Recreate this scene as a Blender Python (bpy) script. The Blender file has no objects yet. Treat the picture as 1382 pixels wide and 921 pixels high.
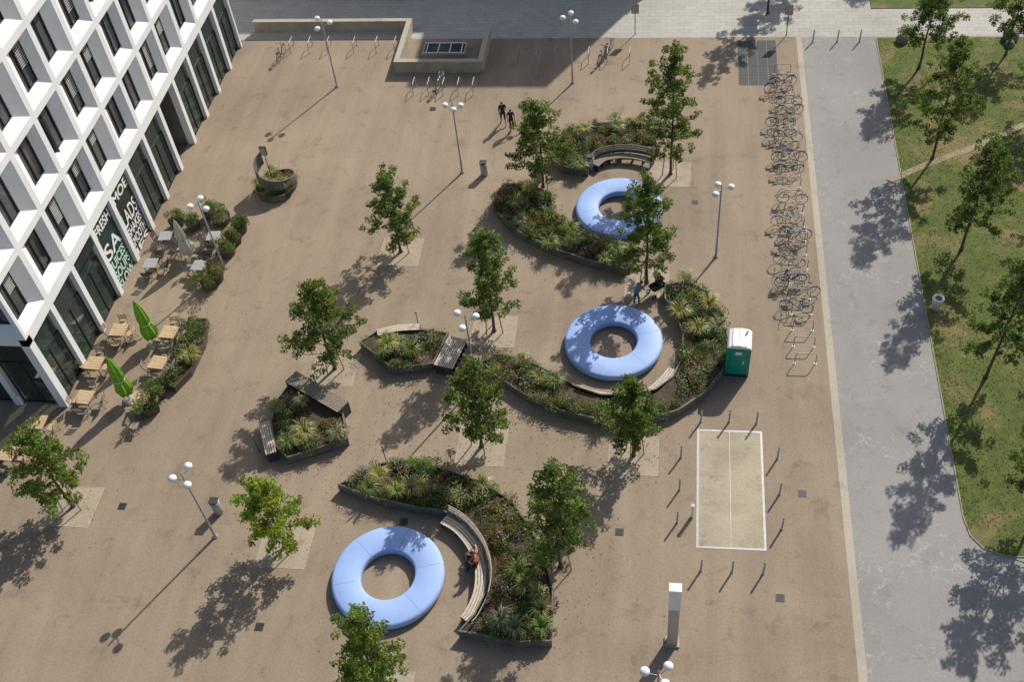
import bpy, math, random
from mathutils import Vector, Matrix
R = random.Random(7)
pi = math.pi
# ------------------------------------------------------------------ survey
# Ground plan (metres) measured from the photo: X = across the square, Y = along the facade
H = 42.0; F = 1462.0; CX, CY = 691.0, 460.5
N = Vector((159, 1290, F)).normalized()
YA = Vector((259, -1690, F)); YA = (YA - N*YA.dot(N)).normalized()
XA = N.cross(YA).normalized()
def P(u, v, h=0.0):
    d = Vector((u-CX, v-CY, F)); t = (H-h)/N.dot(d)
    return Vector((XA.dot(d)*t, YA.dot(d)*t, h))
def hgt(b, top):
    z = H/(N.dot(Vector((b[0]-CX, b[1]-CY, F)))/F)
    nz = N.z; npx = (CX+N.x/N.z*F, CY+N.y/N.z*F)
    D = math.hypot(b[0]-npx[0], b[1]-npx[1]); D2 = math.hypot(top[0]-npx[0], top[1]-npx[1])
    return max(1, (D2-D)*z/(nz*D2))
scene = bpy.context.scene
col = scene.collection
# ------------------------------------------------------------------ materials
def newmat(name):
    m = bpy.data.materials.new(name); m.use_nodes = True
    nt = m.node_tree; nt.nodes.clear()
    o = nt.nodes.new('ShaderNodeOutputMaterial'); b = nt.nodes.new('ShaderNodeBsdfPrincipled')
    nt.links.new(b.outputs[0], o.inputs[0])
    return m, nt, b, o
def nz(nt, scale, detail=4, rough=.55, dist=0, vec=None):
    n = nt.nodes.new('ShaderNodeTexNoise'); n.inputs['Scale'].default_value = scale
    n.inputs['Detail'].default_value = detail; n.inputs['Roughness'].default_value = rough
    n.inputs['Distortion'].default_value = dist
    if vec: nt.links.new(vec, n.inputs['Vector'])
    return n.outputs[0]
def ramp(nt, src, stops):
    r = nt.nodes.new('ShaderNodeValToRGB'); e = r.color_ramp.elements
    while len(e) < len(stops): e.new(.5)
    for i, (p, c) in enumerate(stops):
        e[i].position = p; e[i].color = (c, c, c, 1) if isinstance(c, (int, float)) else (*c, 1)
    nt.links.new(src, r.inputs[0]); return r.outputs[0]
def mix(nt, fac, a, b, mode='MIX'):
    m = nt.nodes.new('ShaderNodeMix'); m.data_type = 'RGBA'; m.blend_type = mode
    for i, s in ((0, fac), (6, a), (7, b)):
        if isinstance(s, (int, float)): m.inputs[i].default_value = s if i == 0 else (s, s, s, 1)
        elif isinstance(s, tuple): m.inputs[i].default_value = (*s, 1)
        else: nt.links.new(s, m.inputs[i])
    return m.outputs[2]
def objvec(nt):
    t = nt.nodes.new('ShaderNodeTexCoord'); return t.outputs['Object']
def bump(nt, b, src, strength, dist=.02):
    n = nt.nodes.new('ShaderNodeBump'); n.inputs['Strength'].default_value = strength
    n.inputs['Distance'].default_value = dist
    nt.links.new(src, n.inputs['Height']); nt.links.new(n.outputs[0], b.inputs['Normal'])
def simple(name, c, rough=.6, var=.25, scale=3.0, metal=0, bmp=0.0):
    m, nt, b, o = newmat(name); v = objvec(nt)
    n = nz(nt, scale, 5, .6, 0, v)
    cc = ramp(nt, n, [(.3, tuple(x*(1-var) for x in c)), (.7, tuple(min(1, x*(1+var)) for x in c))])
    nt.links.new(cc, b.inputs['Base Color']); b.inputs['Roughness'].default_value = rough
    b.inputs['Metallic'].default_value = metal
    if bmp: bump(nt, b, nz(nt, scale*12, 3, .6, 0, v), bmp)
    return m
def ground(name, c, lo=.8, hi=1.15, grit=.25, stains=.75, bigs=.12):
    m, nt, b, o = newmat(name); v = objvec(nt)
    big = ramp(nt, nz(nt, bigs, 6, .62, .6, v), [(.32, tuple(x*lo for x in c)), (.5, c), (.7, tuple(x*hi for x in c))])
    st = ramp(nt, nz(nt, .9, 8, .7, .4, v), [(.33, stains), (.45, 1.0), (1, 1.0)])
    k = mix(nt, 1.0, big, st, 'MULTIPLY')
    g = ramp(nt, nz(nt, 9, 5, .75, 0, v), [(.25, 1-grit), (.75, 1+grit)])
    k = mix(nt, 1.0, k, g, 'MULTIPLY')
    g2 = ramp(nt, nz(nt, 55, 2, .7, 0, v), [(.3, .72), (.7, 1.25)])
    k = mix(nt, .8, k, g2, 'MULTIPLY')
    nt.links.new(k, b.inputs['Base Color']); b.inputs['Roughness'].default_value = .9
    bump(nt, b, nz(nt, 60, 3, .7, 0, v), .35, .02)
    return m, nt, b, k, v
M = {}
m, nt, b, k, v = ground('bound_gravel', (.282, .219, .156), .84, 1.14, .22, .76)
# swept / worn streaks, pale dusty patches and dark stains
mp = nt.nodes.new('ShaderNodeMapping'); mp.inputs['Scale'].default_value = (1.1, .12, 1); mp.inputs['Rotation'].default_value = (0, 0, .5); nt.links.new(v, mp.inputs[0])
s1_ = ramp(nt, nz(nt, .8, 5, .6, .3, mp.outputs[0]), [(.3, .88), (.5, 1.0), (.72, 1.12)])
k = mix(nt, 1.0, k, s1_, 'MULTIPLY')
sp = ramp(nt, nz(nt, 3.2, 6, .8, 0, v), [(.64, 0.0), (.76, .4)])
k = mix(nt, sp, k, (.37, .32, .255)); sp2 = ramp(nt, nz(nt, 4.1, 5, .8, 1, v), [(.25, .55), (.36, 0.0)]); k = mix(nt, sp2, k, (.11, .085, .06))
sp3 = ramp(nt, nz(nt, .45, 7, .8, 1.2, v), [(.27, .35), (.36, 0.0)]); k = mix(nt, sp3, k, (.15, .115, .08))
nt.links.new(k, b.inputs['Base Color']); M['plaza'] = m
M['base'] = ground('ground_mat', (.22, .19, .15))[0]
m, nt, b, k, v = ground('path_asphalt', (.280, .266, .252), .86, 1.12, .16, .82)
vo = nt.nodes.new('ShaderNodeTexVoronoi'); vo.feature = 'DISTANCE_TO_EDGE'; vo.inputs['Scale'].default_value = .9
dv = nt.nodes.new('ShaderNodeTexNoise'); dv.inputs['Scale'].default_value = 1.1; dv.inputs['Detail'].default_value = 5
nt.links.new(v, dv.inputs['Vector'])
vm = nt.nodes.new('ShaderNodeVectorMath'); vm.operation = 'MULTIPLY_ADD'
nt.links.new(dv.outputs['Color'], vm.inputs[0]); vm.inputs[1].default_value = (3.2, 3.2, 0); nt.links.new(v, vm.inputs[2])
nt.links.new(vm.outputs[0], vo.inputs['Vector'])
ln = ramp(nt, vo.outputs['Distance'], [(.0, .8), (.022, .0)])
lm = ramp(nt, nz(nt, .3, 4, .6, 0, v), [(.46, 0.0), (.6, 1.0)])
k2 = mix(nt, mix(nt, 1.0, ln, lm, 'MULTIPLY'), k, (.45, .44, .42))
dk = ramp(nt, nz(nt, .55, 7, .75, .8, v), [(.27, .6), (.34, 0.0)])
k2 = mix(nt, dk, k2, (.12, .11, .10)); nt.links.new(k2, b.inputs['Base Color'])
M['path'] = m
M['street'] = ground('street_asphalt', (.09, .09, .09))[0]
M['kerb'] = ground('kerb_concrete', (.42, .375, .30), .85, 1.1, .15, .8)[0]
M['slab'] = ground('slab_concrete', (.40, .345, .25), .80, 1.12, .2, .72, .5)[0]
M['pit'] = ground('tree_pit_gravel', (.365, .300, .225), .85, 1.12, .25, .75, .8)[0]
M['dirt'] = ground('dirt_trail', (.33, .26, .17))[0]
# pavers
m, nt, b, k, v = ground('pavers', (.46, .44, .40), .9, 1.08, .1, .88)
br = nt.nodes.new('ShaderNodeTexBrick'); nt.links.new(v, br.inputs['Vector']); br.inputs['Scale'].default_value = 1.0
br.inputs['Brick Width'].default_value = .8; br.inputs['Row Height'].default_value = .4; br.inputs['Mortar Size'].default_value = .012
br.inputs['Color1'].default_value = (1, 1, 1, 1); br.inputs['Color2'].default_value = (.88, .88, .88, 1); br.inputs['Mortar'].default_value = (.6, .6, .6, 1)
nt.links.new(mix(nt, 1.0, k, br.outputs[0], 'MULTIPLY'), b.inputs['Base Color']); M['paver'] = m
m, nt, b, k, v = ground('dark_pavers', (.085, .09, .095), .9, 1.08, .1, .88)
M['darkpav'] = m
# lawn
m, nt, b, o = newmat('lawn_mat'); v = objvec(nt)
a = ramp(nt, nz(nt, 1.3, 6, .7, .3, v), [(.3, (.062, .088, .018)), (.55, (.098, .128, .027)), (.75, (.15, .165, .045))])
d = ramp(nt, nz(nt, .28, 7, .7, .7, v), [(.49, 0.0), (.62, .92)])
a = mix(nt, d, a, (.225, .17, .075))
g = ramp(nt, nz(nt, 22, 4, .8, 0, v), [(.3, .6), (.7, 1.4)])
nt.links.new(mix(nt, 1.0, a, g, 'MULTIPLY'), b.inputs['Base Color']); b.inputs['Roughness'].default_value = .95
bump(nt, b, nz(nt, 25, 4, .8, 0, v), .6, .05); M['lawn'] = m
# leaves using per-leaf colour
def leafmat(name, tr=.42):
    m, nt, b, o = newmat(name)
    at = nt.nodes.new('ShaderNodeAttribute'); at.attribute_name = 'Col'
    nt.links.new(at.outputs['Color'], b.inputs['Base Color']); b.inputs['Roughness'].default_value = .5
    t = nt.nodes.new('ShaderNodeBsdfTranslucent')
    nt.links.new(mix(nt, 1.0, at.outputs['Color'], (1.9, 1.95, .7), 'MULTIPLY'), t.inputs[0])
    ms = nt.nodes.new('ShaderNodeMixShader'); ms.inputs[0].default_value = tr
    nt.links.new(b.outputs[0], ms.inputs[1]); nt.links.new(t.outputs[0], ms.inputs[2]); nt.links.new(ms.outputs[0], o.inputs[0])
    return m
M['leaf'] = leafmat('foliage')
M['bark'] = simple('bark', (.11, .085, .06), .9, .3, 8, 0, .3)
M['stake'] = simple('stake_wood', (.30, .22, .13), .8, .2, 5)
M['blue'] = simple('blue_plastic', (.30, .435, .76), .58, .07, 1.2)
M['seam'] = simple('seam_dark', (.12, .18, .36), .6, .1)
M['planter'] = simple('planter_steel', (.135, .132, .112), .65, .3, 2.5, .1)
M['soil'] = simple('soil', (.07, .05, .03), .95, .35, 6, 0, .4)
M['wood'] = simple('bench_wood', (.52, .45, .35), .7, .22, 7)
M['wooddk'] = simple('bench_wood_dark', (.25, .21, .17), .7, .25, 7)
M['tabwood'] = simple('table_wood', (.50, .36, .21), .6, .15, 5)
M['tabgrey'] = simple('table_grey', (.33, .34, .36), .5, .1, 5)
M['steel'] = simple('galvanised_steel', (.36, .36, .36), .45, .15, 6, .4)
M['dsteel'] = simple('dark_steel', (.06, .06, .065), .5, .2, 6, .3)
M['white'] = simple('white_paint', (.78, .78, .76), .45, .06, 2)
M['conc'] = simple('precast_concrete', (.77, .78, .79), .7, .05, .8)
M['conc2'] = simple('wall_concrete', (.36, .32, .25), .8, .18, 1.5)
M['stele'] = simple('stele_metal', (.45, .42, .37), .5, .08, 1.5)
M['rock'] = simple('boulder_stone', (.22, .19, .16), .9, .3, 4, 0, .4)
M['black'] = simple('black_rubber', (.02, .02, .02), .6, .2, 5)
M['frame'] = simple('window_frame', (.025, .027, .03), .4, .1, 3)
M['blind'] = simple('blind_slats', (.40, .40, .38), .6, .1, 4)
M['roof'] = simple('roof_gravel', (.3, .29, .27), .9, .2, 3)
M['inter'] = simple('interior', (.12, .115, .10), .8, .3, .7)
M['green'] = simple('toilet_green', (.0, .27, .20), .4, .12, 2)
M['lime'] = simple('lime_fabric', (.24, .48, .03), .8, .15, 6)
M['beige'] = simple('beige_fabric', (.60, .57, .47), .85, .1, 6)
M['pot'] = simple('planter_brown', (.10, .075, .055), .8, .25, 3)
M['red'] = simple('bike_red', (.35, .03, .02), .35, .1); M['bblue'] = simple('bike_blue', (.03, .08, .22), .35, .1)
M['silver'] = simple('bike_silver', (.5, .5, .5), .3, .1, 3, .5); M['bblk'] = simple('bike_black', (.025, .025, .028), .35, .1)
M['skin'] = simple('skin', (.48, .28, .19), .6, .08); M['hair'] = simple('hair', (.05, .03, .02), .8, .2, 20)
M['cldark'] = simple('cloth_dark', (.03, .03, .035), .9, .2, 6); M['cljean'] = simple('cloth_jeans', (.07, .10, .17), .9, .2, 6)
M['clred'] = simple('cloth_rust', (.28, .09, .05), .9, .15, 6); M['clgrey'] = simple('cloth_grey', (.17, .19, .24), .9, .15, 6)
m, nt, b, o = newmat('window_glass'); v = objvec(nt)
nt.links.new(ramp(nt, nz(nt, .5, 2, .5, 0, v), [(.3, (.03, .037, .04)), (.7, (.11, .125, .13))]), b.inputs['Base Color'])
b.inputs['Roughness'].default_value = .06; M['glass'] = m
m, nt, b, o = newmat('shop_glass'); b.inputs['Base Color'].default_value = (.06, .09, .08, 1); b.inputs['Roughness'].default_value = .04
t = nt.nodes.new('ShaderNodeBsdfTransparent'); t.inputs[0].default_value = (.78, .88, .83, 1)
ms = nt.nodes.new('ShaderNodeMixShader'); ms.inputs[0].default_value = .5
nt.links.new(t.outputs[0], ms.inputs[1]); nt.links.new(b.outputs[0], ms.inputs[2]); nt.links.new(ms.outputs[0], o.inputs[0]); M['shop'] = m
M['sign'] = simple('sign_black', (.02, .025, .022), .4, .1); M['signg'] = simple('sign_green', (.012, .04, .033), .4, .1)
M['lett'] = simple('lettering_mint', (.50, .74, .62), .5, .04)
# ------------------------------------------------------------------ mesh builder
class MB:
    def __init__(s): s.v = []; s.f = []; s.m = []; s.sm = []; s.c = []; s.mats = []
    def mi(s, k):
        if k not in s.mats: s.mats.append(k)
        return s.mats.index(k)
    def add(s, vs, fs, mat, smooth=False, c=(1, 1, 1)):
        o = len(s.v); s.v += [tuple(x) for x in vs]; i = s.mi(mat)
        s.c += [c]*len(vs)
        for f in fs: s.f.append([o+x for x in f]); s.m.append(i); s.sm.append(smooth)
    def box(s, c, sz, mat, rz=0, rx=0, ry=0):
        mt = Matrix.Rotation(rz, 3, 'Z') @ Matrix.Rotation(ry, 3, 'Y') @ Matrix.Rotation(rx, 3, 'X')
        vs = [Vector(c)+mt @ Vector((a*sz[0]/2, b_*sz[1]/2, d*sz[2]/2)) for a in (-1, 1) for b_ in (-1, 1) for d in (-1, 1)]
        s.add(vs, [(0, 1, 3, 2), (4, 6, 7, 5), (0, 4, 5, 1), (2, 3, 7, 6), (0, 2, 6, 4), (1, 5, 7, 3)], mat)
    def tube(s, p0, p1, r0, r1, mat, n=6, caps=True):
        p0 = Vector(p0); p1 = Vector(p1); d = (p1-p0)
        if d.length < 1e-6: return
        q = d.to_track_quat('Z', 'Y'); vs = []
        for p, r in ((p0, r0), (p1, r1)):
            for i in range(n):
                a = 2*pi*i/n; vs.append(p+q @ Vector((r*math.cos(a), r*math.sin(a), 0)))
        s.add(vs, [(i, (i+1) % n, n+(i+1) % n, n+i) for i in range(n)], mat, True)
        if caps: s.add(vs[n:], [tuple(range(n))], mat); s.add(vs[:n], [tuple(reversed(range(n)))], mat)
    def path(s, pts, rs, mat, n=6):
        if isinstance(rs, (int, float)): rs = [rs]*len(pts)
        for i in range(len(pts)-1): s.tube(pts[i], pts[i+1], rs[i], rs[i+1], mat, n)
    def rev(s, prof, c, mat, n=24, smooth=True, star=0, ax=None):
        vs = []
        for (r, z) in prof:
            for i in range(n):
                a = 2*pi*i/n; rr = r*(1+star*(1 if i % 2 else -1))
                p = Vector((rr*math.cos(a), rr*math.sin(a), z))
                if ax: p = ax @ p
                vs.append(Vector(c)+p)
        fs = []
        for j in range(len(prof)-1):
            for i in range(n): fs.append((j*n+i, j*n+(i+1) % n, (j+1)*n+(i+1) % n, (j+1)*n+i))
        s.add(vs, fs, mat, smooth)
    def prism(s, poly, z0, z1, mat):
        n = len(poly); vs = [(p[0], p[1], z0) for p in poly]+[(p[0], p[1], z1) for p in poly]
        s.add(vs, [(i, (i+1) % n, n+(i+1) % n, n+i) for i in range(n)]+[tuple(range(n, 2*n))], mat)
    def sweep(s, pts, off, w, z0, z1, mat, closed=False, tilt=0):
        n = len(pts); nr = []
        for i in range(n):
            a = pts[(i-1) % n] if (closed or i > 0) else pts[i]; b_ = pts[(i+1) % n] if (closed or i < n-1) else pts[i]
            d0 = Vector((pts[i][0]-a[0], pts[i][1]-a[1])); d1 = Vector((b_[0]-pts[i][0], b_[1]-pts[i][1]))
            if d0.length < 1e-6: d0 = d1
            if d1.length < 1e-6: d1 = d0
            d0.normalize(); d1.normalize(); t = (d0+d1)
            if t.length < 1e-3: t = d0
            t.normalize(); k = 1/max(.5, t.dot(d1)); nr.append(Vector((t.y, -t.x))*k)
        vs = []
        for i in range(n):
            p = Vector((pts[i][0], pts[i][1]))
            for o, z in ((off-w/2, z0), (off+w/2, z0), (off+w/2+tilt, z1), (off-w/2+tilt, z1)):
                q = p+nr[i]*o; vs.append((q.x, q.y, z))
        fs = []
        for i in range(n if closed else n-1):
            j = (i+1) % n
            for k in range(4): fs.append((i*4+k, i*4+(k+1) % 4, j*4+(k+1) % 4, j*4+k))
        if not closed: fs += [(3, 2, 1, 0), tuple((n-1)*4+k for k in range(4))]
        s.add(vs, fs, mat)
    def mesh(s, name):
        me = bpy.data.meshes.new(name); me.from_pydata(s.v, [], s.f); 
        for k in s.mats: me.materials.append(M[k])
        me.polygons.foreach_set('material_index', s.m); me.polygons.foreach_set('use_smooth', s.sm)
        ca = me.color_attributes.new('Col', 'FLOAT_COLOR', 'POINT')
        ca.data.foreach_set('color', [x for c in s.c for x in (c[0], c[1], c[2], 1)])
        me.update(); return me
    def obj(s, name, loc=(0, 0, 0), parent=None):
        return place(s.mesh(name), name, loc, 0, 1, parent)
def place(me, name, loc=(0, 0, 0), rz=0, sc=1, parent=None):
    o = bpy.data.objects.new(name, me); col.objects.link(o); o.location = loc; o.rotation_euler = (0, 0, rz)
    o.scale = (sc, sc, sc) if isinstance(sc, (int, float)) else sc
    if parent: o.parent = parent
    return o
def empty(name, loc=(0, 0, 0)):
    o = bpy.data.objects.new(name, None); col.objects.link(o); o.location = loc; return o
def smooth(pts, k=5, closed=False):
    n = len(pts); out = []
    rng = range(n if closed else n-1)
    for i in rng:
        g = lambda j: Vector(pts[j % n] if closed else pts[max(0, min(n-1, j))])
        p0, p1, p2, p3 = g(i-1), g(i), g(i+1), g(i+2)
        for j in range(k):
            t = j/k
            out.append(.5*((2*p1)+(p2-p0)*t+(2*p0-5*p1+4*p2-p3)*t*t+(3*p1-p0-3*p2+p3)*t**3))
    if not closed: out.append(Vector(pts[-1]))
    return out
def sheet(name, poly, z, mat, hgt_=None):
    mb = MB()
    if hgt_: mb.prism(poly, z-hgt_, z, mat)
    else: mb.add([(p[0], p[1], z) for p in poly], [tuple(range(len(poly)))], mat)
    return mb.obj(name)
def rect(x0, y0, x1, y1): return [(x0, y0), (x1, y0), (x1, y1), (x0, y1)]
def inpoly(x, y, poly):
    c = False; n = len(poly); j = n-1
    for i in range(n):
        xi, yi = poly[i][0], poly[i][1]; xj, yj = poly[j][0], poly[j][1]
        if (yi > y) != (yj > y) and x < (xj-xi)*(y-yi)/(yj-yi)+xi: c = not c
        j = i
    return c
# ------------------------------------------------------------------ ground sheets
sheet('ground', rect(-400, -300, 400, 500), -.008, 'base')
sheet('plaza', rect(-60, -40, 8.15, 64.2), 0, 'plaza')
sheet('kerb_strip', rect(8.15, -40, 8.5, 64.2), .004, 'kerb')
sheet('asphalt_path', rect(8.5, -40, 60, 64.2), 0.0, 'path')
sheet('paved_sidewalk', rect(-60, 64.2, 80, 70.6), .0, 'paver')
sheet('street_road', rect(-120, 70.6, 120, 80), -.004, 'street')
cpts = [(80, 25.4), (80, 64.0), (13.3, 64.0), (13.3, 27.2), (13.45, 26.3), (13.9, 25.7), (14.7, 25.4)]
sheet('lawn', cpts, .035, 'lawn', .045)
sheet('lawn', rect(13.3, 67.5, 80, 70.6), .035, 'lawn', .04)
mb = MB(); mb.sweep([(13.3, 64), (13.3, 27.2), (13.45, 26.3), (13.9, 25.7), (14.7, 25.4), (60, 25.4)], .03, .04, -.005, .042, 'conc2'); mb.obj('lawn_edging')
tr = smooth([P(1200, 244, .04), P(1250, 222, .04), P(1310, 200, .04), P(1350, 183, .04), P(1382, 168, .04), P(1440, 150, .04)], 6)
mb = MB(); mb.sweep([(p.x, p.y) for p in tr], 0, .4, .02, .042, 'dirt'); mb.obj('dirt_path')
q = [P(941, 739), P(942, 581), P(1027, 584), P(1033, 743)]
sheet('concrete_slab', q, .004, 'slab')
mb = MB(); mb.sweep([(p.x, p.y) for p in q], 0, .10, .001, .012, 'steel', True)
mid0 = (q[1]+q[2])/2; mid1 = (q[0]+q[3])/2; mb.sweep([(mid0.x, mid0.y), (mid1.x, mid1.y)], 0, .03, .001, .009, 'steel'); mb.obj('slab_frame')
mb = MB(); a = P(997, 115); b_ = P(1047, 54)
for i in range(4):
    for j in range(5):
        w = (b_.x-a.x)/4; h = (b_.y-a.y)/5
        mb.box((a.x+w*(i+.5), a.y+h*(j+.5), .006), (w-.05, h-.05, .012), 'darkpav')
mb.obj('metal_grating')
for (u, v_) in [(165, 684), (836, 719), (1053, 808), (1083, 667), (584, 147), (938, 273), (895, 173), (545, 705), (350, 847)]:
    p = P(u, v_); mb = MB(); mb.box((0, 0, .005), (.38, .38, .01), 'dsteel')
    for k in range(5): mb.box((0, -.14+.07*k, .0115), (.3, .035, .006), 'black')
    mb.obj('drain_cover', p)
# ------------------------------------------------------------------ trees
def leaf(mb, p, l, w, c, up=.6, mat='leaf'):
    n = Vector((R.gauss(0, 1), R.gauss(0, 1), R.gauss(up, 1))); n.normalize()
    t = n.orthogonal().normalized(); t.rotate(Matrix.Rotation(R.uniform(0, 2*pi), 3, n)); s = n.cross(t)
    k = n*l*.18
    mb.add([p-t*l/2, p-s*w/2+k, p+t*l/2, p+s*w/2+k], [(0, 1, 2, 3)], mat, False, c)
def shade(c, f): return (c[0]*f, c[1]*f, c[2]*f)
def tree_mesh(seed, h, w, th, base=(.045, .078, .018), nl=30, stakes=True, dens=34):
    R.seed(seed); mb = MB()
    pts = []; x = y = 0
    for i in range(8):
        t = i/7; pts.append(Vector((x, y, t*h*.93))); x += R.uniform(-.05, .05); y += R.uniform(-.05, .05)
    mb.path(pts, [max(.012, .085*(1-i/7.6)) for i in range(8)], 'bark', 7)
    mb.rev([(.14, 0), (.1, .12), (.085, .3)], (0, 0, 0), 'bark', 8)
    def onT(z):
        f = z/(h*.93)*7; i = min(6, int(f)); return pts[i].lerp(pts[i+1], f-i)
    clumps = []
    wob = [R.uniform(.75, 1.28) for _ in range(8)]
    for i in range(nl):
        t = (i+R.uniform(-.3, .3)+.4)/nl; t = max(0, min(.97, t)); z0 = th*.85+(h*.9-th*.85)*t
        prof = (1-t)**.55*min(1, .70+1.6*t)
        a = i*2.4+R.uniform(-.5, .5); up = .1+.6*t+R.uniform(-.15, .2)
        L = prof*w*.5*R.uniform(.74, 1.18)*wob[int((a % (2*pi))/(2*pi)*8) % 8]+.15
        d = Vector((math.cos(a), math.sin(a), up)).normalized()
        o = onT(z0); p1 = o+d*L*.5+Vector((0, 0, -.03)); p2 = o+d*L*.93+Vector((R.uniform(-.1, .1), R.uniform(-.1, .1), .05))
        mb.path([o, p1, p2], [.03*(1-t*.6), .02, .007], 'bark', 4)
        nc = 2+int(L/.38)
        for j in range(nc):
            f = .3+.76*(j+R.uniform(0, .6))/nc
            c = o.lerp(p2, f)+Vector((R.gauss(0, .16), R.gauss(0, .16), R.gauss(.03, .12)))
            clumps.append((c, R.uniform(.15, .31)))
            if R.random() < .4:
                mb.path([o.lerp(p2, f*.8), c], [.01, .004], 'bark', 3)
    clumps.append((pts[-1]+Vector((0, 0, .12)), .22)); clumps.append((pts[-1]+Vector((.05, 0, -.2)), .25))
    for c, r in clumps:
        cf = R.uniform(.72, 1.4); yel = R.uniform(-.1, .25)
        for k in range(int(dens*(r/.25)**1.5)):
            v3 = Vector((R.gauss(0, 1), R.gauss(0, 1), R.gauss(0, .7))); v3 = v3.normalized()*r*R.random()**.4
            f = cf*R.uniform(.65, 1.4)
            cc = (base[0]*f*(1+yel), base[1]*f, base[2]*f)
            leaf(mb, c+v3, R.uniform(.11, .2), R.uniform(.06, .11), cc, 1.0)
    if stakes:
        for k in range(3):
            a = k*2*pi/3+.4; mb.tube((.5*math.cos(a), .5*math.sin(a), 0), (.38*math.cos(a), .38*math.sin(a), 1.5), .03, .028, 'stake', 6)
            a2 = a+2*pi/3; mb.tube((.4*math.cos(a), .4*math.sin(a), 1.4), (.4*math.cos(a2), .4*math.sin(a2), 1.4), .018, .018, 'stake', 4)
    return mb.mesh('tree')
DK = (.088, .138, .030); LT = (.17, .235, .03); PK = (.082, .128, .03)
trees = [((905, 235), (903, 46), 96, DK, 42, 1.7), ((733, 252), (728, 132), 100, DK, 34, 1.6), ((541, 340), (533, 225), 84, DK, 34, 1.1),
         ((667, 447), (650, 305), 96, DK, 36, 1.3), ((873, 382), (876, 230), 104, DK, 38, 1.6), ((452, 498), (432, 372), 110, DK, 34, 1.4),
         ((650, 603), (640, 484), 118, DK, 36, 1.3), ((855, 615), (853, 511), 94, DK, 32, 1.3), ((757, 765), (746, 617), 112, DK, 38, 1.5),
         ((385, 738), (364, 636), 110, LT, 32, 1.2), ((99, 684), (48, 572), 112, (.11, .17, .03), 32, 1.2), ((516, 940), (503, 814), 112, (.115, .175, .03), 32, 1.3),
         ((1258, 215), (1303, 40), 96, PK, 36, 2.3), ((1297, 338), (1350, 176), 104, PK, 36, 2.0), ((1330, 510), (1390, 316), 108, PK, 36, 2.3), ((1240, 92), (1268, -40), 84, PK, 32, 2.2), ((1036, 18), (1036, -130), 86, DK, 28, 2.0)]
for i, (b0, t0, wpx, c, nl, th) in enumerate(trees):
    p = P(*b0); hh = hgt(b0, t0); mid = ((b0[0]+t0[0])/2, (b0[1]+t0[1])/2)
    pm = N.dot(Vector((mid[0]-CX, mid[1]-CY, F)))/(H-hh*.6)
    w = wpx/pm
    me = tree_mesh(100+i, hh, w, th, c, nl, i < 12, 44); R.seed(i)
    place(me, 'oak_tree' if i < 12 else 'park_tree', p, R.uniform(0, 6))
    if i < 12 and i not in (1, 8):
        pq = [(p.x-1.15, p.y-1.1), (p.x+1.15, p.y-1.1), (p.x+1.15, p.y+1.1), (p.x-1.15, p.y+1.1)]
        mb = MB(); mb.add([(x, y, .004) for x, y in pq], [(0, 1, 2, 3)], 'pit'); mb.sweep(pq, 0, .035, .001, .009, 'kerb', True); mb.obj('tree_pit')
me = tree_mesh(300, 6.8, 4.2, 2.0, PK, 34, False, 42)
for (x, y) in [(16.2, 27.3), (21, 38), (21.5, 46.5), (21.5, 55), (21, 31), (21, 62), (15.8, 19.5), (9, 72), (-2, 73), (5, 76.5), (16, 75), (27, 42), (27, 51)]:
    place(me, 'park_tree', (x, y, 0), R.uniform(0, 6), R.uniform(.9, 1.1))
# grass blades
R.seed(5); mb = MB()
for i in range(22000):
    x = 13.35+R.random()**1.3*13; y = R.uniform(25.5, 64)
    if x < 14.5 and y < 26.6: continue
    a = R.uniform(0, 2*pi); l = R.uniform(.04, .09); f = R.uniform(.7, 1.4); c = (.10*f, .14*f, .03*f) if R.random() < .65 else (.22*f, .19*f, .08*f)
    dx = .03*math.cos(a); dy = .03*math.sin(a)
    mb.add([(x-dx, y-dy, .03), (x+dx, y+dy, .03), (x+R.uniform(-.08, .08), y+R.uniform(-.08, .08), .03+l)], [(0, 1, 2)], 'leaf', False, c)
mb.obj('grass')
# leaf litter on the paving, mostly under trees and along planters
mb = MB(); srcs = [P(*t[0]) for t in trees[:12]]+[P(840, 590), P(700, 540), P(760, 800), P(560, 640), P(440, 620), P(560, 510), P(300, 420)]
for i in range(2600):
    s_ = R.choice(srcs); x = s_.x+R.gauss(0, 1.7); y = s_.y+R.gauss(0, 1.7)
    if x > 8 or x < -29: continue
    c = R.choice([(.14, .09, .04), (.10, .08, .04), (.2, .16, .07), (.08, .10, .03), (.4, .36, .28)])
    a = R.uniform(0, pi); l = R.uniform(.02, .05); d = Vector((math.cos(a), math.sin(a))); s2_ = Vector((-d.y, d.x))*.5
    mb.add([(x-d.x*l, y-d.y*l, .009), (x-s2_.x*l, y-s2_.y*l, .014), (x+d.x*l, y+d.y*l, .02), (x+s2_.x*l, y+s2_.y*l, .012)], [(0, 1, 2, 3)], 'leaf', False, c)
mb.obj('fallen_leaves')
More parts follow.
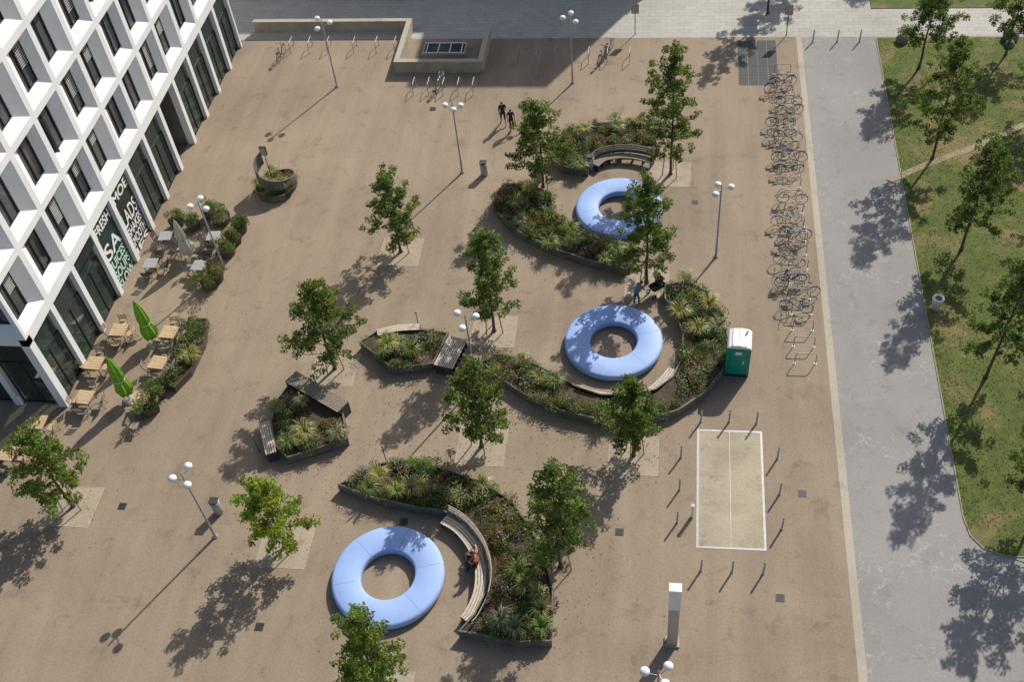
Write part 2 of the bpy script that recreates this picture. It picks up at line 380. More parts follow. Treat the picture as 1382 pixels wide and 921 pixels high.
# ------------------------------------------------------------------ benches
CLEAR = []
def bench(px, hh=.45, w=.5, mat='wood', back=None, wide=None):
    pts = smooth([P(u, v_, hh) for u, v_ in px], 6) if len(px) > 2 else [P(*px[0], hh).lerp(P(*px[1], hh), t/6) for t in range(7)]
    pts = [(p.x, p.y) for p in pts]; mb = MB(); ns = int(w/.105)
    for p in pts: CLEAR.append((p[0], p[1], w/2+.3))
    for k in range(ns):
        mb.sweep(pts, -w/2+w*(k+.5)/ns, w/ns-.025, hh-.04, hh, mat)
    for k in range(0, len(pts), max(1, len(pts)//6)):
        i = min(k, len(pts)-2); d = Vector((pts[i+1][0]-pts[i][0], pts[i+1][1]-pts[i][1])); a = math.atan2(d.y, d.x)
        mb.box((pts[k][0], pts[k][1], (hh-.045)/2), (.06, w*.85, hh-.045), 'dsteel', a)
    if back is not None:
        for z in (.62, .75, .88): mb.sweep(pts, back*(w/2+.02+(z-.5)*.25), .03, z-.045, z+.045, mat, False, back*.02)
        for k in range(0, len(pts), max(1, len(pts)//5)):
            i = min(k, len(pts)-2); d = Vector((pts[i+1][0]-pts[i][0], pts[i+1][1]-pts[i][1])).normalized(); n = Vector((d.y, -d.x))*back*(w/2)
            mb.tube((pts[k][0]+n.x, pts[k][1]+n.y, .3), (pts[k][0]+n.x*1.5, pts[k][1]+n.y*1.5, .93), .02, .02, 'dsteel', 5)
    return mb.obj('park_bench')
bench([(803, 222), (815, 213), (838, 209), (862, 211), (880, 216)], .45, .55, 'wooddk', -1)
bench([(776, 524), (800, 532), (836, 537), (872, 531), (895, 514), (908, 498)], .45, .5, 'wood')
bench([(599, 700), (620, 713), (640, 738), (650, 768), (648, 800), (636, 828), (628, 838)], .45, .62, 'wood', -1)
bench([(509, 449), (535, 443), (566, 441)], .62, .45, 'wood')
bench([(618, 456), (598, 495)], .62, 1.05, 'wood')
bench([(392, 508), (463, 549)], .85, .85, 'wooddk')
bench([(356, 570), (366, 612)], .62, .55, 'wood')
# ------------------------------------------------------------------ planters
PAL = [(.085, .14, .034), (.11, .165, .038), (.135, .175, .06), (.18, .215, .14), (.055, .095, .026), (.155, .185, .05), (.19, .13, .07), (.13, .165, .10), (.20, .22, .11)]
def tuft(mb, x, y, z, r, c, n=46):
    for k in range(n):
        a = R.uniform(0, 2*pi); l = r*R.uniform(.7, 1.15); up = R.uniform(.35, 1.0)
        d = Vector((math.cos(a), math.sin(a), 0)); s = Vector((-d.y, d.x, 0))*.013
        b0 = Vector((x, y, z))+d*R.uniform(0, .06); m1 = b0+d*l*.45+Vector((0, 0, l*up*.8)); e = b0+d*l*1.0+Vector((0, 0, l*up*.6))
        f = R.uniform(.7, 1.3); cc = shade(c, f)
        mb.add([b0-s, b0+s, m1+s*1.2, m1-s*1.2, e], [(0, 1, 2, 3), (3, 2, 4)], 'leaf', False, cc)
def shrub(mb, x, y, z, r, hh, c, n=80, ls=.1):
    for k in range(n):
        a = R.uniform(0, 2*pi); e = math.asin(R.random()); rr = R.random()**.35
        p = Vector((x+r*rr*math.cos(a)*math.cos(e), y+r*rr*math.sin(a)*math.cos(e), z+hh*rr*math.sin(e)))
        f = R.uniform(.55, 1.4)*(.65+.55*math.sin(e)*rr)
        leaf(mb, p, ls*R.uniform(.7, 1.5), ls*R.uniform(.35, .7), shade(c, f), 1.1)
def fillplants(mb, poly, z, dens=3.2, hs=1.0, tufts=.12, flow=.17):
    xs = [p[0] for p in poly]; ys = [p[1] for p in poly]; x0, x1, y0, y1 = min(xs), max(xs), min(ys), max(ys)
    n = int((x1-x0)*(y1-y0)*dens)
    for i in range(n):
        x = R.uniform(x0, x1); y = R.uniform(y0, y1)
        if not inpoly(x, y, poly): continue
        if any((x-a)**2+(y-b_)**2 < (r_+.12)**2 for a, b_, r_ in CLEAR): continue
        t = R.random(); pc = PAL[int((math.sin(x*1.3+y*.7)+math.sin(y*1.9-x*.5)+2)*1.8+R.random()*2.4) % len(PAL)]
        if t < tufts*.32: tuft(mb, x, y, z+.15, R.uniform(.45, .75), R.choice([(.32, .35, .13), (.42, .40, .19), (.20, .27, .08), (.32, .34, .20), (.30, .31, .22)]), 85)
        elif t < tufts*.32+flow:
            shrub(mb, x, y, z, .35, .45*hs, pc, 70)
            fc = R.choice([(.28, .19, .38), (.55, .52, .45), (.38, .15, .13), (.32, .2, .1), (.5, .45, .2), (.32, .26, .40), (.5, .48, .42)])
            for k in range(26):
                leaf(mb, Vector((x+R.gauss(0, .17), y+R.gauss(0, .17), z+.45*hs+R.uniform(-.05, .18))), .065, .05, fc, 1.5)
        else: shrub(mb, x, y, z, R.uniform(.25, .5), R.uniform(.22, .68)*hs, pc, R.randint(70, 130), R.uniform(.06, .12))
def planter(px, hh=.5, k=1, dens=3.4, mat='planter', tufts=.12, name='flower_planter', hs=1.0):
    pts = [P(u, v_, hh) for u, v_ in px]
    if k > 1: pts = smooth(pts, k, True)
    poly = [(p.x, p.y) for p in pts]
    e = empty(name); mb = MB(); mb.sweep(poly, 0, .07, 0, hh, mat, True); mb.obj('wall', parent=e)
    mb = MB(); mb.add([(a, b_, hh-.1) for a, b_ in poly], [tuple(range(len(poly)))], 'soil'); mb.obj('soil', parent=e)
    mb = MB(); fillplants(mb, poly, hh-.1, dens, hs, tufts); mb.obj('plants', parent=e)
    return e
R.seed(11)
pA = [(742, 212), (752, 190), (768, 172), (800, 166), (885, 160), (887, 200), (868, 197), (835, 196), (808, 203), (797, 215), (793, 228), (760, 224)]
pB = [(668, 262), (680, 247), (712, 248), (742, 258), (746, 282), (762, 300), (785, 313), (815, 322), (846, 328), (862, 340), (845, 362), (800, 352), (750, 336), (705, 315), (680, 295), (667, 278)]
pC = [(897, 385), (925, 378), (955, 393), (977, 425), (984, 465), (975, 500), (950, 530), (915, 553), (870, 567), (815, 567), (755, 553), (705, 530), (665, 503), (652, 488), (668, 478), (705, 482), (740, 500), (775, 520), (810, 532), (850, 533), (885, 525), (908, 508), (922, 480), (922, 450), (912, 420), (898, 402)]
pD = [(486, 461), (510, 446), (560, 443), (604, 449), (598, 462), (584, 490), (530, 497)]
pE = [(375, 540), (395, 512), (425, 530), (462, 556), (468, 592), (425, 606), (388, 617), (371, 600), (366, 572)]
pF = [(457, 654), (510, 626), (560, 620), (610, 637), (650, 652), (690, 675), (715, 712), (735, 750), (746, 800), (743, 865), (700, 866), (620, 852), (640, 830), (655, 800), (659, 770), (650, 735), (628, 707), (600, 690), (560, 684), (505, 672)]
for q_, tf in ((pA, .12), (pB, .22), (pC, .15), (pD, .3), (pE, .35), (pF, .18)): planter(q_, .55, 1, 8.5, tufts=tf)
# rings
for (u, v_) in [(524, 779), (828, 462), (836, 281)]:
    c = P(u, v_, .25); c.z = 0; mb = MB()
    Ro, Ri, hh = 2.49, 1.19, .46
    prof = [(Ri+.06, .06), (Ri, .14), (Ri, hh-.1), (Ri+.03, hh-.04), (Ri+.1, hh), ((Ro+Ri)/2, hh+.02), (Ro-.14, hh), (Ro-.05, hh-.04), (Ro, hh-.12), (Ro, .16), (Ro-.08, .06)]
    mb.rev(prof, (0, 0, 0), 'blue', 96); mb.rev([(Ri+.15, .0), (Ri+.15, .07)], (0, 0, 0), 'black', 64); mb.rev([(Ro-.18, .07), (Ro-.18, 0)], (0, 0, 0), 'black', 64)
    for k in range(6):
        a = k*pi/3+.3; d = Vector((math.cos(a), math.sin(a), 0))
        for r0, r1, z0, z1 in ((Ri+.1, (Ro+Ri)/2, hh+.0, hh+.02), ((Ro+Ri)/2, Ro-.14, hh+.02, hh), (Ro-.0, Ro+.001, hh-.12, .16)):
            mb.tube(d*r0+Vector((0, 0, z0-.006)), d*r1+Vector((0, 0, z1-.006)), .013, .013, 'seam', 4)
    mb.obj('ring_seat', c)
# ------------------------------------------------------------------ office building
BX = -30.1; Y0 = 31.0; BAY = 2.7; NB = 12; Z1 = 5.2; FH = 3.5; NF = 6; DEPTH = 18
e = empty('office_building')
mf, mg, mfr = MB(), MB(), MB()
def face(org, sd, od, nb, isE):
    T = lambda s, z, d: Vector(org)+Vector(sd)*s+Vector((0, 0, z))+Vector(od)*d
    def q4(mb, pts, mat): mb.add([T(*p) for p in pts], [(0, 1, 2, 3)], mat)
    def bx(mb, s0, s1, z0, z1, d0, d1, mat):
        vs = [T(s, z, d) for s in (s0, s1) for z in (z0, z1) for d in (d0, d1)]
        mb.add(vs, [(0, 1, 3, 2), (4, 6, 7, 5), (0, 4, 5, 1), (2, 3, 7, 6), (0, 2, 6, 4), (1, 5, 7, 3)], mat)
    for i in range(nb):
        for j in range(NF):
            s0 = i*BAY; s1 = s0+BAY; z0 = Z1+j*FH; z1 = z0+FH
            a = (s0+.2, z0+.2, s1-.2, z1-.2); o = .14 if (i+j) % 2 else -.14
            cx = (s0+s1)/2+o; b = (cx-.6, z0+.7, cx+.6, z1-.55); D = -.36
            O = [(s0, z0, 0), (s1, z0, 0), (s1, z1, 0), (s0, z1, 0)]; A = [(a[0], a[1], 0), (a[2], a[1], 0), (a[2], a[3], 0), (a[0], a[3], 0)]
            B = [(b[0], b[1], D), (b[2], b[1], D), (b[2], b[3], D), (b[0], b[3], D)]
            for k in range(4):
                k2 = (k+1) % 4; q4(mf, [O[k], O[k2], A[k2], A[k]], 'conc'); q4(mf, [A[k], A[k2], B[k2], B[k]], 'conc')
                q4(mf, [B[k], B[k2], (B[k2][0], B[k2][1], D-.12), (B[k][0], B[k][1], D-.12)], 'conc')
            q4(mg, [(x, z, D-.1) for x, z, _ in B], 'glass')
            for (p0, p1, r0, r1) in ((b[0], b[2], b[1], b[1]+.07), (b[0], b[2], b[3]-.07, b[3]), (b[0], b[0]+.07, b[1]+.07, b[3]-.07), (b[2]-.07, b[2], b[1]+.07, b[3]-.07), (b[0]+.42, b[0]+.48, b[1]+.07, b[3]-.07)):
                bx(mfr, p0, p1, r0, r1, D-.12, D-.03, 'frame')
            if R.random() < .35:
                n = R.randint(5, 14)
                for k in range(n): bx(mfr, b[0]+.5, b[2]-.08, b[3]-.12-k*.12, b[3]-.08-k*.12, D-.08, D-.04, 'blind')
            elif R.random() < .35:
                q4(mfr, [(b[0]+.07, b[1]+.1, D-.02), (b[0]+.07, b[3]-.1, D-.02), (b[0]+.12, b[3]-.1, D+.3), (b[0]+.12, b[1]+.1, D+.3)], 'frame')
    L = nb*BAY; top = Z1+NF*FH
    bx(mf, 0, L, 4.75, Z1-.003, -.4, .0, 'conc'); bx(mf, -.0, L, top+.002, top+.7, -.4, .04, 'conc')
    for i in range(nb+1):
        w = .18 if 0 < i < nb else .2; s = i*BAY
        bx(mf, max(0, s-w), min(L, s+w), 0, 4.747, -.45, -.004, 'conc')
    for i in range(nb):
        s0 = i*BAY+.18; s1 = (i+1)*BAY-.18; ent = isE and i in (7,)
        dd = -.3
        if ent: 
            dd = -2.2; bx(mf, s0-.02, s0+.0, 0, 4.7, dd, -.46, 'inter'); bx(mf, s1, s1+.02, 0, 4.7, dd, -.46, 'inter'); bx(mf, s0, s1, 4.6, 4.7, dd, -.46, 'inter')
        q4(mg, [(s0, .1, dd), (s1, .1, dd), (s1, 4.7, dd), (s0, 4.7, dd)], 'shop')
        bx(mfr, s0, s1, 0, .12, dd-.05, dd+.05, 'frame'); bx(mfr, s0, s1, 3.1, 3.18, dd-.05, dd+.05, 'frame'); bx(mfr, s0, s1, 4.62, 4.745, dd-.05, dd+.05, 'frame')
        for sx in (s0+.03, (s0+s1)/2, s1-.03): bx(mfr, sx-.03, sx+.03, .12, 3.1, dd-.05, dd+.05, 'frame')
    return T
TE = face((BX, Y0, 0), (0, 1, 0), (1, 0, 0), NB, True)
TS = face((BX-.0, Y0, 0), (-1, 0, 0), (0, -1, 0), 6, False)
top = Z1+NF*FH; yN = Y0+NB*BAY; xW = BX-6*BAY
mf.add([(BX, yN, 0), (BX, yN, top), (xW, yN, top), (xW, yN, 0)], [(0, 1, 2, 3)], 'conc')
mf.add([(xW, Y0, 0), (xW, yN, 0), (xW, yN, top), (xW, Y0, top)], [(0, 1, 2, 3)], 'conc')
mf.add([(BX-.3, Y0+.3, top+.1), (BX-.3, yN, top+.1), (xW, yN, top+.1), (xW, Y0+.3, top+.1)], [(0, 1, 2, 3)], 'roof')
mi_ = MB()
mi_.add([(BX-.5, Y0+.5, .02), (BX-.5, yN-.1, .02), (xW, yN-.1, .02), (xW, Y0+.5, .02)], [(0, 1, 2, 3)], 'inter')
mi_.add([(BX-6, Y0+6, 0), (BX-6, yN, 0), (BX-6, yN, 5), (BX-6, Y0+6, 5)], [(0, 1, 2, 3)], 'inter')
mi_.add([(BX-6, Y0+6, 0), (xW, Y0+6, 0), (xW, Y0+6, 5), (BX-6, Y0+6, 5)], [(0, 1, 2, 3)], 'inter')
for i in range(7):
    c = (BX-1.6-(i % 2)*1.0, Y0+1.6+i*1.9, 0)
    mi_.box((c[0], c[1], .74), (.9, .7, .04), 'white'); mi_.tube((c[0], c[1], 0), (c[0], c[1], .72), .04, .04, 'steel')
    for sy in (-.6, .6): mi_.box((c[0], c[1]+sy, .45), (.42, .4, .05), 'tabwood'); mi_.box((c[0], c[1]+sy*1.3, .7), (.42, .04, .5), 'tabwood')
mf.obj('facade_panels', parent=e); mg.obj('window_panes', parent=e); mfr.obj('window_frames', parent=e); mi_.obj('interior', parent=e)
# shop lettering on two ground-floor panes
def text(s, y, z, size, w=None, mt='white'):
    cu = bpy.data.curves.new('lettering', 'FONT'); cu.body = s; cu.size = size; cu.align_x = 'CENTER'; cu.materials.append(M[mt]); cu.offset = .02
    o = bpy.data.objects.new('lettering', cu); col.objects.link(o); o.parent = e
    o.location = (BX-.2, y, z); o.rotation_euler = (pi/2, 0, pi/2)
    bpy.context.view_layer.update()
    if w: o.scale = (w/max(.1, o.dimensions.x), 1, 1)
ms = MB()
for i in (3, 4):
    y0 = Y0+i*BAY+.25; ms.box((BX-.25, y0+1.1, 2.35), (.04, 2.2, 4.4), 'signg' if i == 3 else 'sign')
ms.box((BX-.1, Y0+2.5*BAY, 4.25), (.06, BAY-.5, .5), 'sign')
ms.obj('shop_sign', parent=e)
for i, words in ((3, ['FRESH', 'SA', 'JUICES', 'SOUPS', 'SLOW']), (4, ['MOE', 'LADS', 'SHAKES', 'SMOOTH', 'IES'])):
    zz = 3.78
    for k, wd in enumerate(words):
        big = k == 1; zz -= 1.05 if big else 0
        text(wd, Y0+(i+.5)*BAY, zz, 1.35 if big else .82, 1.95, 'lett' if (i == 3 and k > 1) else 'white'); zz -= .72
text('FRESH FOOD', Y0+2.5*BAY, 4.1, .32, 1.8)
# ------------------------------------------------------------------ north building (casts the street shade)
e = empty('apartment_building'); mb = MB()
def block(x0, x1, y0, y1, h):
    mb.prism(rect(x0, y0, x1, y1), 0, h, 'conc2')
    for j in range(int(h/3.3)):
        for i in range(int((x1-x0)/3)):
            mb.box((x0+1.5+i*3, y0-.0, 1.9+j*3.3), (1.4, .12, 1.7), 'glass'); mb.box((x0+1.5+i*3, y0-.05, 1.0+j*3.3), (1.6, .2, .08), 'white')
block(-60, -3.2, 84, 98, 17.4); block(-3.1, 6.2, 84, 98, 23.2); mb.obj('walls', parent=e)
# ------------------------------------------------------------------ ramp walls
def wallobj(pts, w, h, name='low_wall'):
    mb = MB(); mb.sweep(pts, 0, w, 0, h-.06, 'conc2'); mb.sweep(pts, 0, w+.06, h-.058, h, 'kerb'); mb.obj(name)
wallobj([(-29.6, 65.2), (-18.2, 65.2), (-18.2, 60.3), (-12.5, 60.3), (-12.5, 64.3)], .3, .9)
mb = MB(); mb.box((-15.3, 62.4, .2), (3.0, 1.4, .4), 'conc2'); mb.box((-15.3, 62.4, .42), (2.7, 1.1, .05), 'glass')
for k in range(4): mb.box((-16.5+k*.8, 62.4, .46), (.05, 1.2, .05), 'white')
for yy in (61.82, 62.98): mb.box((-15.3, yy, .46), (2.8, .06, .06), 'white')
mb.obj('roof_light')
# ------------------------------------------------------------------ street lamps
mb = MB(); mb.rev([(.13, 0), (.13, .06), (.07, .1), (.065, .9), (.05, .95), (.04, 5.1), (0.0, 5.14)], (0, 0, 0), 'steel', 12)
for a, z, r in ((.2, 4.85, .5), (2.4, 5.0, .48), (4.3, 4.75, .5)):
    q = Vector((r*math.cos(a), r*math.sin(a), z)); mb.tube((0, 0, z-.12), q-Vector((0, 0, .1)), .018, .018, 'steel', 6)
    mb.rev([(0, -.13), (.08, -.125), (.15, -.09), (.185, -.02), (.185, .03), (.15, .09), (.09, .13), (0, .145)], q, 'white', 14)
    mb.rev([(.0, -.19), (.06, -.18), (.07, -.13), (.06, -.12)], q, 'steel', 8)
lm_ = mb.mesh('street_lamp')
for i, p in enumerate([P(455, 117), P(773, 112), P(624, 233), P(966, 347), P(291, 725), P(628, 430, 4.9), P(268, 275, 4.9), P(889, 910, 4.9)]):
    place(lm_, 'street_lamp', (p.x, p.y, 0), i*1.3)
# sign posts at the top
for (u, v_) in [(857, 46), (1061, 48)]:
    mb = MB(); mb.tube((0, 0, 0), (0, 0, 2.3), .03, .03, 'dsteel'); mb.box((0, 0, 1.95), (.5, .04, .7), 'wooddk'); mb.box((0, -.025, 1.95), (.42, .02, .6), 'steel'); mb.obj('information_sign', P(u, v_))
# bollards
mb = MB(); mb.rev([(.075, 0), (.075, .02), (.045, .03), (.045, .86), (.035, .9), (0, .92)], (0, 0, 0), 'steel', 10); mb.rev([(.047, .74), (.047, .8)], (0, 0, 0), 'white', 10)
bo = mb.mesh('bollard')
for (u, v_) in [(946, 570), (984, 570), (1021, 572), (919, 618), (917, 662), (914, 706), (1049, 620), (1052, 668), (1055, 715), (946, 771), (988, 773), (1030, 775), (1097, 56), (1130, 56), (1160, 56)]:
    place(bo, 'bollard', P(u, v_))
mb = MB(); mb.box((0, 0, .45), (.12, .12, .9), 'white'); mb.box((0, 0, .92), (.16, .16, .04), 'steel'); mb.obj('service_post', P(934, 698))
mb = MB(); mb.tube((0, 0, 0), (0, 0, 1.3), .025, .02, 'dsteel', 6); mb.rev([(.03, 1.25), (.06, 1.3), (.05, 1.38), (0, 1.4)], (0, 0, 0), 'steel', 8); gl = mb.mesh('garden_light')
for (u, v_) in [(566, 445), (522, 625), (782, 545), (870, 385), (848, 190), (350, 610)]: place(gl, 'garden_light', P(u, v_))
for (u, v_, r) in [(1217, 56, .4), (1363, 52, .5), (1362, 62, .3)]:
    mb = MB(); mb.rev([(0, 1.5*r), (r*.5, 1.4*r), (r*.9, .95*r), (r*1.05, .5*r), (r*.95, 0)], (0, 0, 0), 'rock', 11)
    mb.v = [(x*(1+R.uniform(-.1, .1)), y*(1+R.uniform(-.1, .1)), z*(1+R.uniform(-.06, .06))) for x, y, z in mb.v]; mb.obj('boulder', P(u, v_))
# stele
mb = MB(); mb.box((0, 0, .05), (.6, .45, .1), 'conc2'); mb.box((0, 0, 1.6), (.42, .3, 3.0), 'stele'); mb.box((0, 0, 3.85), (.46, .34, 1.5), 'white'); mb.box((0, -.0, 4.62), (.48, .36, .04), 'white'); mb.obj('light_stele', P(907, 868))
# litter bins
mb = MB(); mb.rev([(0, 0), (.2, 0), (.22, .05), (.22, .8), (.2, .82)], (0, 0, 0), 'steel', 16); mb.rev([(.23, .8), (.24, .84), (.15, .9), (.14, .84)], (0, 0, 0), 'stele', 16); mb.rev([(.145, .83), (0, .83)], (0, 0, 0), 'black', 16)
mb.box((0, -.0, 1.0), (.42, .36, .03), 'dsteel'); mb.tube((-.2, 0, .8), (-.2, 0, 1.0), .015, .015, 'steel'); mb.tube((.2, 0, .8), (.2, 0, 1.0), .015, .015, 'steel')
bn = mb.mesh('litter_bin')
for (u, v_) in [(654, 236), (296, 692), (728, 243), (797, 228)]: place(bn, 'litter_bin', P(u, v_))
mb = MB(); mb.rev([(0, 0), (.18, 0), (.26, .75), (.3, .8), (.3, .86), (.2, .88), (.17, .8)], (0, 0, 0), 'white', 20); mb.rev([(.18, .8), (0, .79)], (0, 0, 0), 'black', 16); mb.obj('round_litter_bin', P(1262, 418))
# portable toilet
mb = MB(); mb.box((0, 0, .08), (1.12, 1.12, .16), 'black'); mb.box((0, 0, 1.12), (1.06, 1.06, 1.94), 'green')
for sx in (-1, 1):
    for sy in (-1, 1): mb.box((sx*.53, sy*.53, 1.12), (.09, .09, 1.98), 'green')
mb.box((0, -.545, 1.08), (.72, .03, 1.8), 'green'); mb.box((.26, -.57, 1.1), (.06, .03, .2), 'white'); mb.box((0, -.57, 1.75), (.3, .02, .2), 'white')
for k in range(4): mb.box((.545, -.3+.2*k, 1.1), (.03, .06, 1.7), 'green'); mb.box((-.545, -.3+.2*k, 1.1), (.03, .06, 1.7), 'green')
prof = [(-.58, 0), (-.5, .12), (-.25, .2), (0, .23), (.25, .2), (.5, .12), (.58, 0)]
vs = [(x, y, 2.1+z) for y in (-.58, .58) for x, z in prof]; n = 7
mb.add(vs, [(i, i+1, n+i+1, n+i) for i in range(n-1)]+[tuple(range(n)), tuple(reversed(range(n, 2*n)))], 'white'); mb.add([(x, y, 2.09) for x, y in rect(-.58, -.58, .58, .58)], [(0, 1, 2, 3)], 'white')
for k in range(3): mb.box((-.3+.3*k, 0, 2.31+(.02 if k == 1 else -.0)), (.05, 1.1, .03), 'white')
mb.tube((.35, .35, 2.2), (.35, .35, 2.5), .05, .05, 'white', 8)
o = mb.obj('portable_toilet', P(994, 497)); o.rotation_euler = (0, 0, -.06)
# ------------------------------------------------------------------ bikes
def bike(fr, basket=False):
    mb = MB()
    for x in (-.52, .52):
        n = 20
        for k in range(n):
            a0, a1 = 2*pi*k/n, 2*pi*(k+1)/n
            mb.tube((x+.33*math.cos(a0), 0, .34+.33*math.sin(a0)), (x+.33*math.cos(a1), 0, .34+.33*math.sin(a1)), .017, .017, 'black', 4, False)
        for k in range(8):
            a = pi*k/4; mb.tube((x, 0, .34), (x+.32*math.cos(a), 0, .34+.32*math.sin(a)), .003, .003, 'steel', 3, False)
        mb.tube((x, -.05, .34), (x, .05, .34), .03, .03, 'steel', 6)
        for k in range(6):
            a0, a1 = .5+2.2*k/6, .5+2.2*(k+1)/6
            mb.tube((x+.37*math.cos(a0), 0, .34+.37*math.sin(a0)), (x+.37*math.cos(a1), 0, .34+.37*math.sin(a1)), .02, .02, fr, 4, False)
    bb = (-.08, 0, .3); st = (-.2, 0, .78); hd = (.34, 0, .82); hl = (.38, 0, .68)
    for a, b_, r in ((bb, st, .018), (st, hd, .018), (bb, hl, .02), (hd, hl, .02), (bb, (-.52, 0, .34), .013), (st, (-.52, 0, .34), .011), (hl, (.52, 0, .34), .016), (st, (-.24, 0, .93), .014), (hd, (.31, 0, 1.0), .016)): mb.tube(a, b_, r, r, fr, 5)
    mb.tube((.28, -.28, 1.02), (.28, .28, 1.02), .014, .014, 'bblk', 5); mb.tube((.28, -.28, 1.02), (.18, -.3, 1.0), .018, .018, 'black', 5); mb.tube((.28, .28, 1.02), (.18, .3, 1.0), .018, .018, 'black', 5)
    mb.add([(-.38, -.08, .94), (-.38, .08, .94), (-.2, .05, .96), (-.08, 0, .95), (-.2, -.05, .96), (-.3, 0, .99)], [(0, 4, 5), (4, 3, 5), (3, 2, 5), (2, 1, 5), (1, 0, 5), (0, 1, 2, 3, 4)], 'black')
    mb.rev([(.09, -.01), (.09, .01)], bb, 'steel', 10, True, 0, Matrix.Rotation(pi/2, 3, 'X')); mb.box((-.05, .1, .18), (.1, .08, .02), 'black'); mb.box((-.11, -.1, .42), (.1, .08, .02), 'black')
    mb.box((-.55, 0, .76), (.34, .13, .02), 'dsteel'); mb.tube((-.66, .05, .75), (-.54, .05, .36), .008, .008, 'dsteel', 4); mb.tube((-.66, -.05, .75), (-.54, -.05, .36), .008, .008, 'dsteel', 4)
    if basket:
        for z in (.72, .82, .92):
            mb.path([(.42, -.15, z), (.7, -.15, z), (.7, .15, z), (.42, .15, z), (.42, -.15, z)], .008, 'steel', 4)
        for x, y in ((.42, -.15), (.7, -.15), (.7, .15), (.42, .15), (.56, -.15), (.56, .15)): mb.tube((x, y, .72), (x, y, .92), .006, .006, 'steel', 4)
        mb.box((.56, 0, .72), (.28, .3, .01), 'dsteel')
    return mb
bikes = [bike(k, bs).mesh('bicycle') for k, bs in (('bblk', False), ('silver', True), ('red', False), ('bblue', False), ('bblk', True))]
mb = MB(); mb.path([(-.5, 0, 0), (-.5, 0, .68), (-.42, 0, .76), (.42, 0, .76), (.5, 0, .68), (.5, 0, 0)], .024, 'steel', 6); mb.box((-.5, 0, .008), (.12, .12, .016), 'steel'); mb.box((.5, 0, .008), (.12, .12, .016), 'steel')
rk = mb.mesh('bike_rack')
def stand(p, rz=0): place(rk, 'bike_rack', p, rz)
R.seed(21); ya, yb = 35.7, 60.0; nr = 23
for i in range(nr): stand((7.05, ya+(yb-ya)*i/(nr-1), 0))
for v_ in [117, 130, 146, 155, 170, 181, 192, 214, 222, 244, 262, 309, 318, 327, 366, 378, 393, 408, 417]:
    y = P(1070, v_).y; y = ya+round((y-ya)/((yb-ya)/(nr-1)))*(yb-ya)/(nr-1)+R.choice((-.2, .2))+R.uniform(-.1, .1)
    o = place(R.choice(bikes), 'bicycle', (7.0+R.uniform(-.45, .3), y, 0), R.choice([0, pi])+R.uniform(-.22, .22)); o.rotation_euler[0] = R.uniform(-.15, .15)
for x in (395, 420, 445, 480, 510, 535): stand(P(x, 66), pi/2)
place(bikes[0], 'bicycle', P(381, 78), 1.5)
for x in (560, 580, 600, 620, 640): stand(P(x, 122), pi/2)
place(bikes[1], 'bicycle', P(594, 120), 1.4)
for x in (700, 725, 750, 795, 820, 850): stand(P(x, 80), pi/2)
place(bikes[4], 'bicycle', P(814, 82), 1.2); place(bikes[3], 'bicycle', P(822, 72), 1.3)
# ------------------------------------------------------------------ terrace
def table(mat, top=(.8, .8)):
    mb = MB(); mb.box((0, 0, .735), (top[0], top[1], .035), mat)
    for k in range(4): mb.box((0, -top[1]/2+top[1]*(k+1)/5, .7545), (top[0], .012, .005), 'wooddk')
    for sx in (-1, 1):
        for sy in (-1, 1): mb.tube((sx*top[0]*.42, sy*top[1]*.42, 0), (sx*top[0]*.4, sy*top[1]*.4, .72), .022, .022, 'dsteel', 5)
    return mb.mesh('cafe_table')
def chair(mat):
    mb = MB()
    for k in range(4): mb.box((-.16+.107*k, 0, .45), (.095, .42, .025), mat)
    for k in range(3): mb.box((-.22-.02*k, 0, .6+.11*k), (.025, .42, .08), mat)
    for sy in (-.2, .2): mb.tube((.2, sy, 0), (-.2, sy, .46), .016, .016, 'dsteel', 5); mb.tube((-.2, sy, 0), (.2, sy, .46), .016, .016, 'dsteel', 5); mb.tube((-.17, sy, .42), (-.27, sy, .88), .015, .015, 'dsteel', 5)
    return mb.mesh('cafe_chair')
tw, tg = table('tabwood', (.85, .85)), table('tabgrey', (.75, .75)); cw, cg = chair('wooddk'), chair('dsteel'); cw2 = chair('tabwood')
R.seed(9)
for k, (u, v_) in enumerate([(160, 445), (228, 448), (127, 490), (213, 489), (113, 536), (190, 537), (10, 612), (50, 570), (223, 318), (203, 355), (268, 358), (288, 318), (250, 332)]):
    p = P(u, v_, .75); p.z = 0; rz = R.uniform(-.12, .12); wood = k < 8
    place(tw if wood else tg, 'cafe_table', p, rz)
    for a in (0, pi/2, pi, -pi/2) if (wood or R.random() < .6) else (0, pi):
        if R.random() < .12: continue
        a += R.uniform(-.2, .2); d = .62+R.uniform(-.05, .15)
        place(R.choice((cw, cw2)) if wood else cg, 'cafe_chair', p+Vector((-math.cos(a)*d, -math.sin(a)*d, 0)), a)
for k, (u, v_) in enumerate([(185, 582), (120, 465), (105, 555)]): place(cw, 'cafe_chair', P(u, v_), k*1.7)
def parasol(mat):
    mb = MB(); mb.tube((0, 0, 0), (0, 0, 3.1), .028, .022, 'steel', 8); mb.rev([(0, .08), (.34, .07), (.36, 0)], (0, 0, 0), 'conc2', 16)
    mb.rev([(.05, .5), (.26, .52), (.34, .8), (.31, 1.1), (.22, 1.5), (.25, 1.75), (.2, 2.3), (.1, 2.8), (.02, 3.05)], (0, 0, 0), mat, 16, False, .2)
    mb.rev([(.25, 1.46), (.25, 1.52)], (0, 0, 0), 'white', 12)
    return mb.mesh('closed_parasol')
pg, pbg = parasol('lime'), parasol('beige')
place(pg, 'closed_parasol', P(209, 464), 0, 1.1); place(pg, 'closed_parasol', P(176, 540), 1, 1.1); place(pbg, 'closed_parasol', P(257, 350))
R.seed(31)
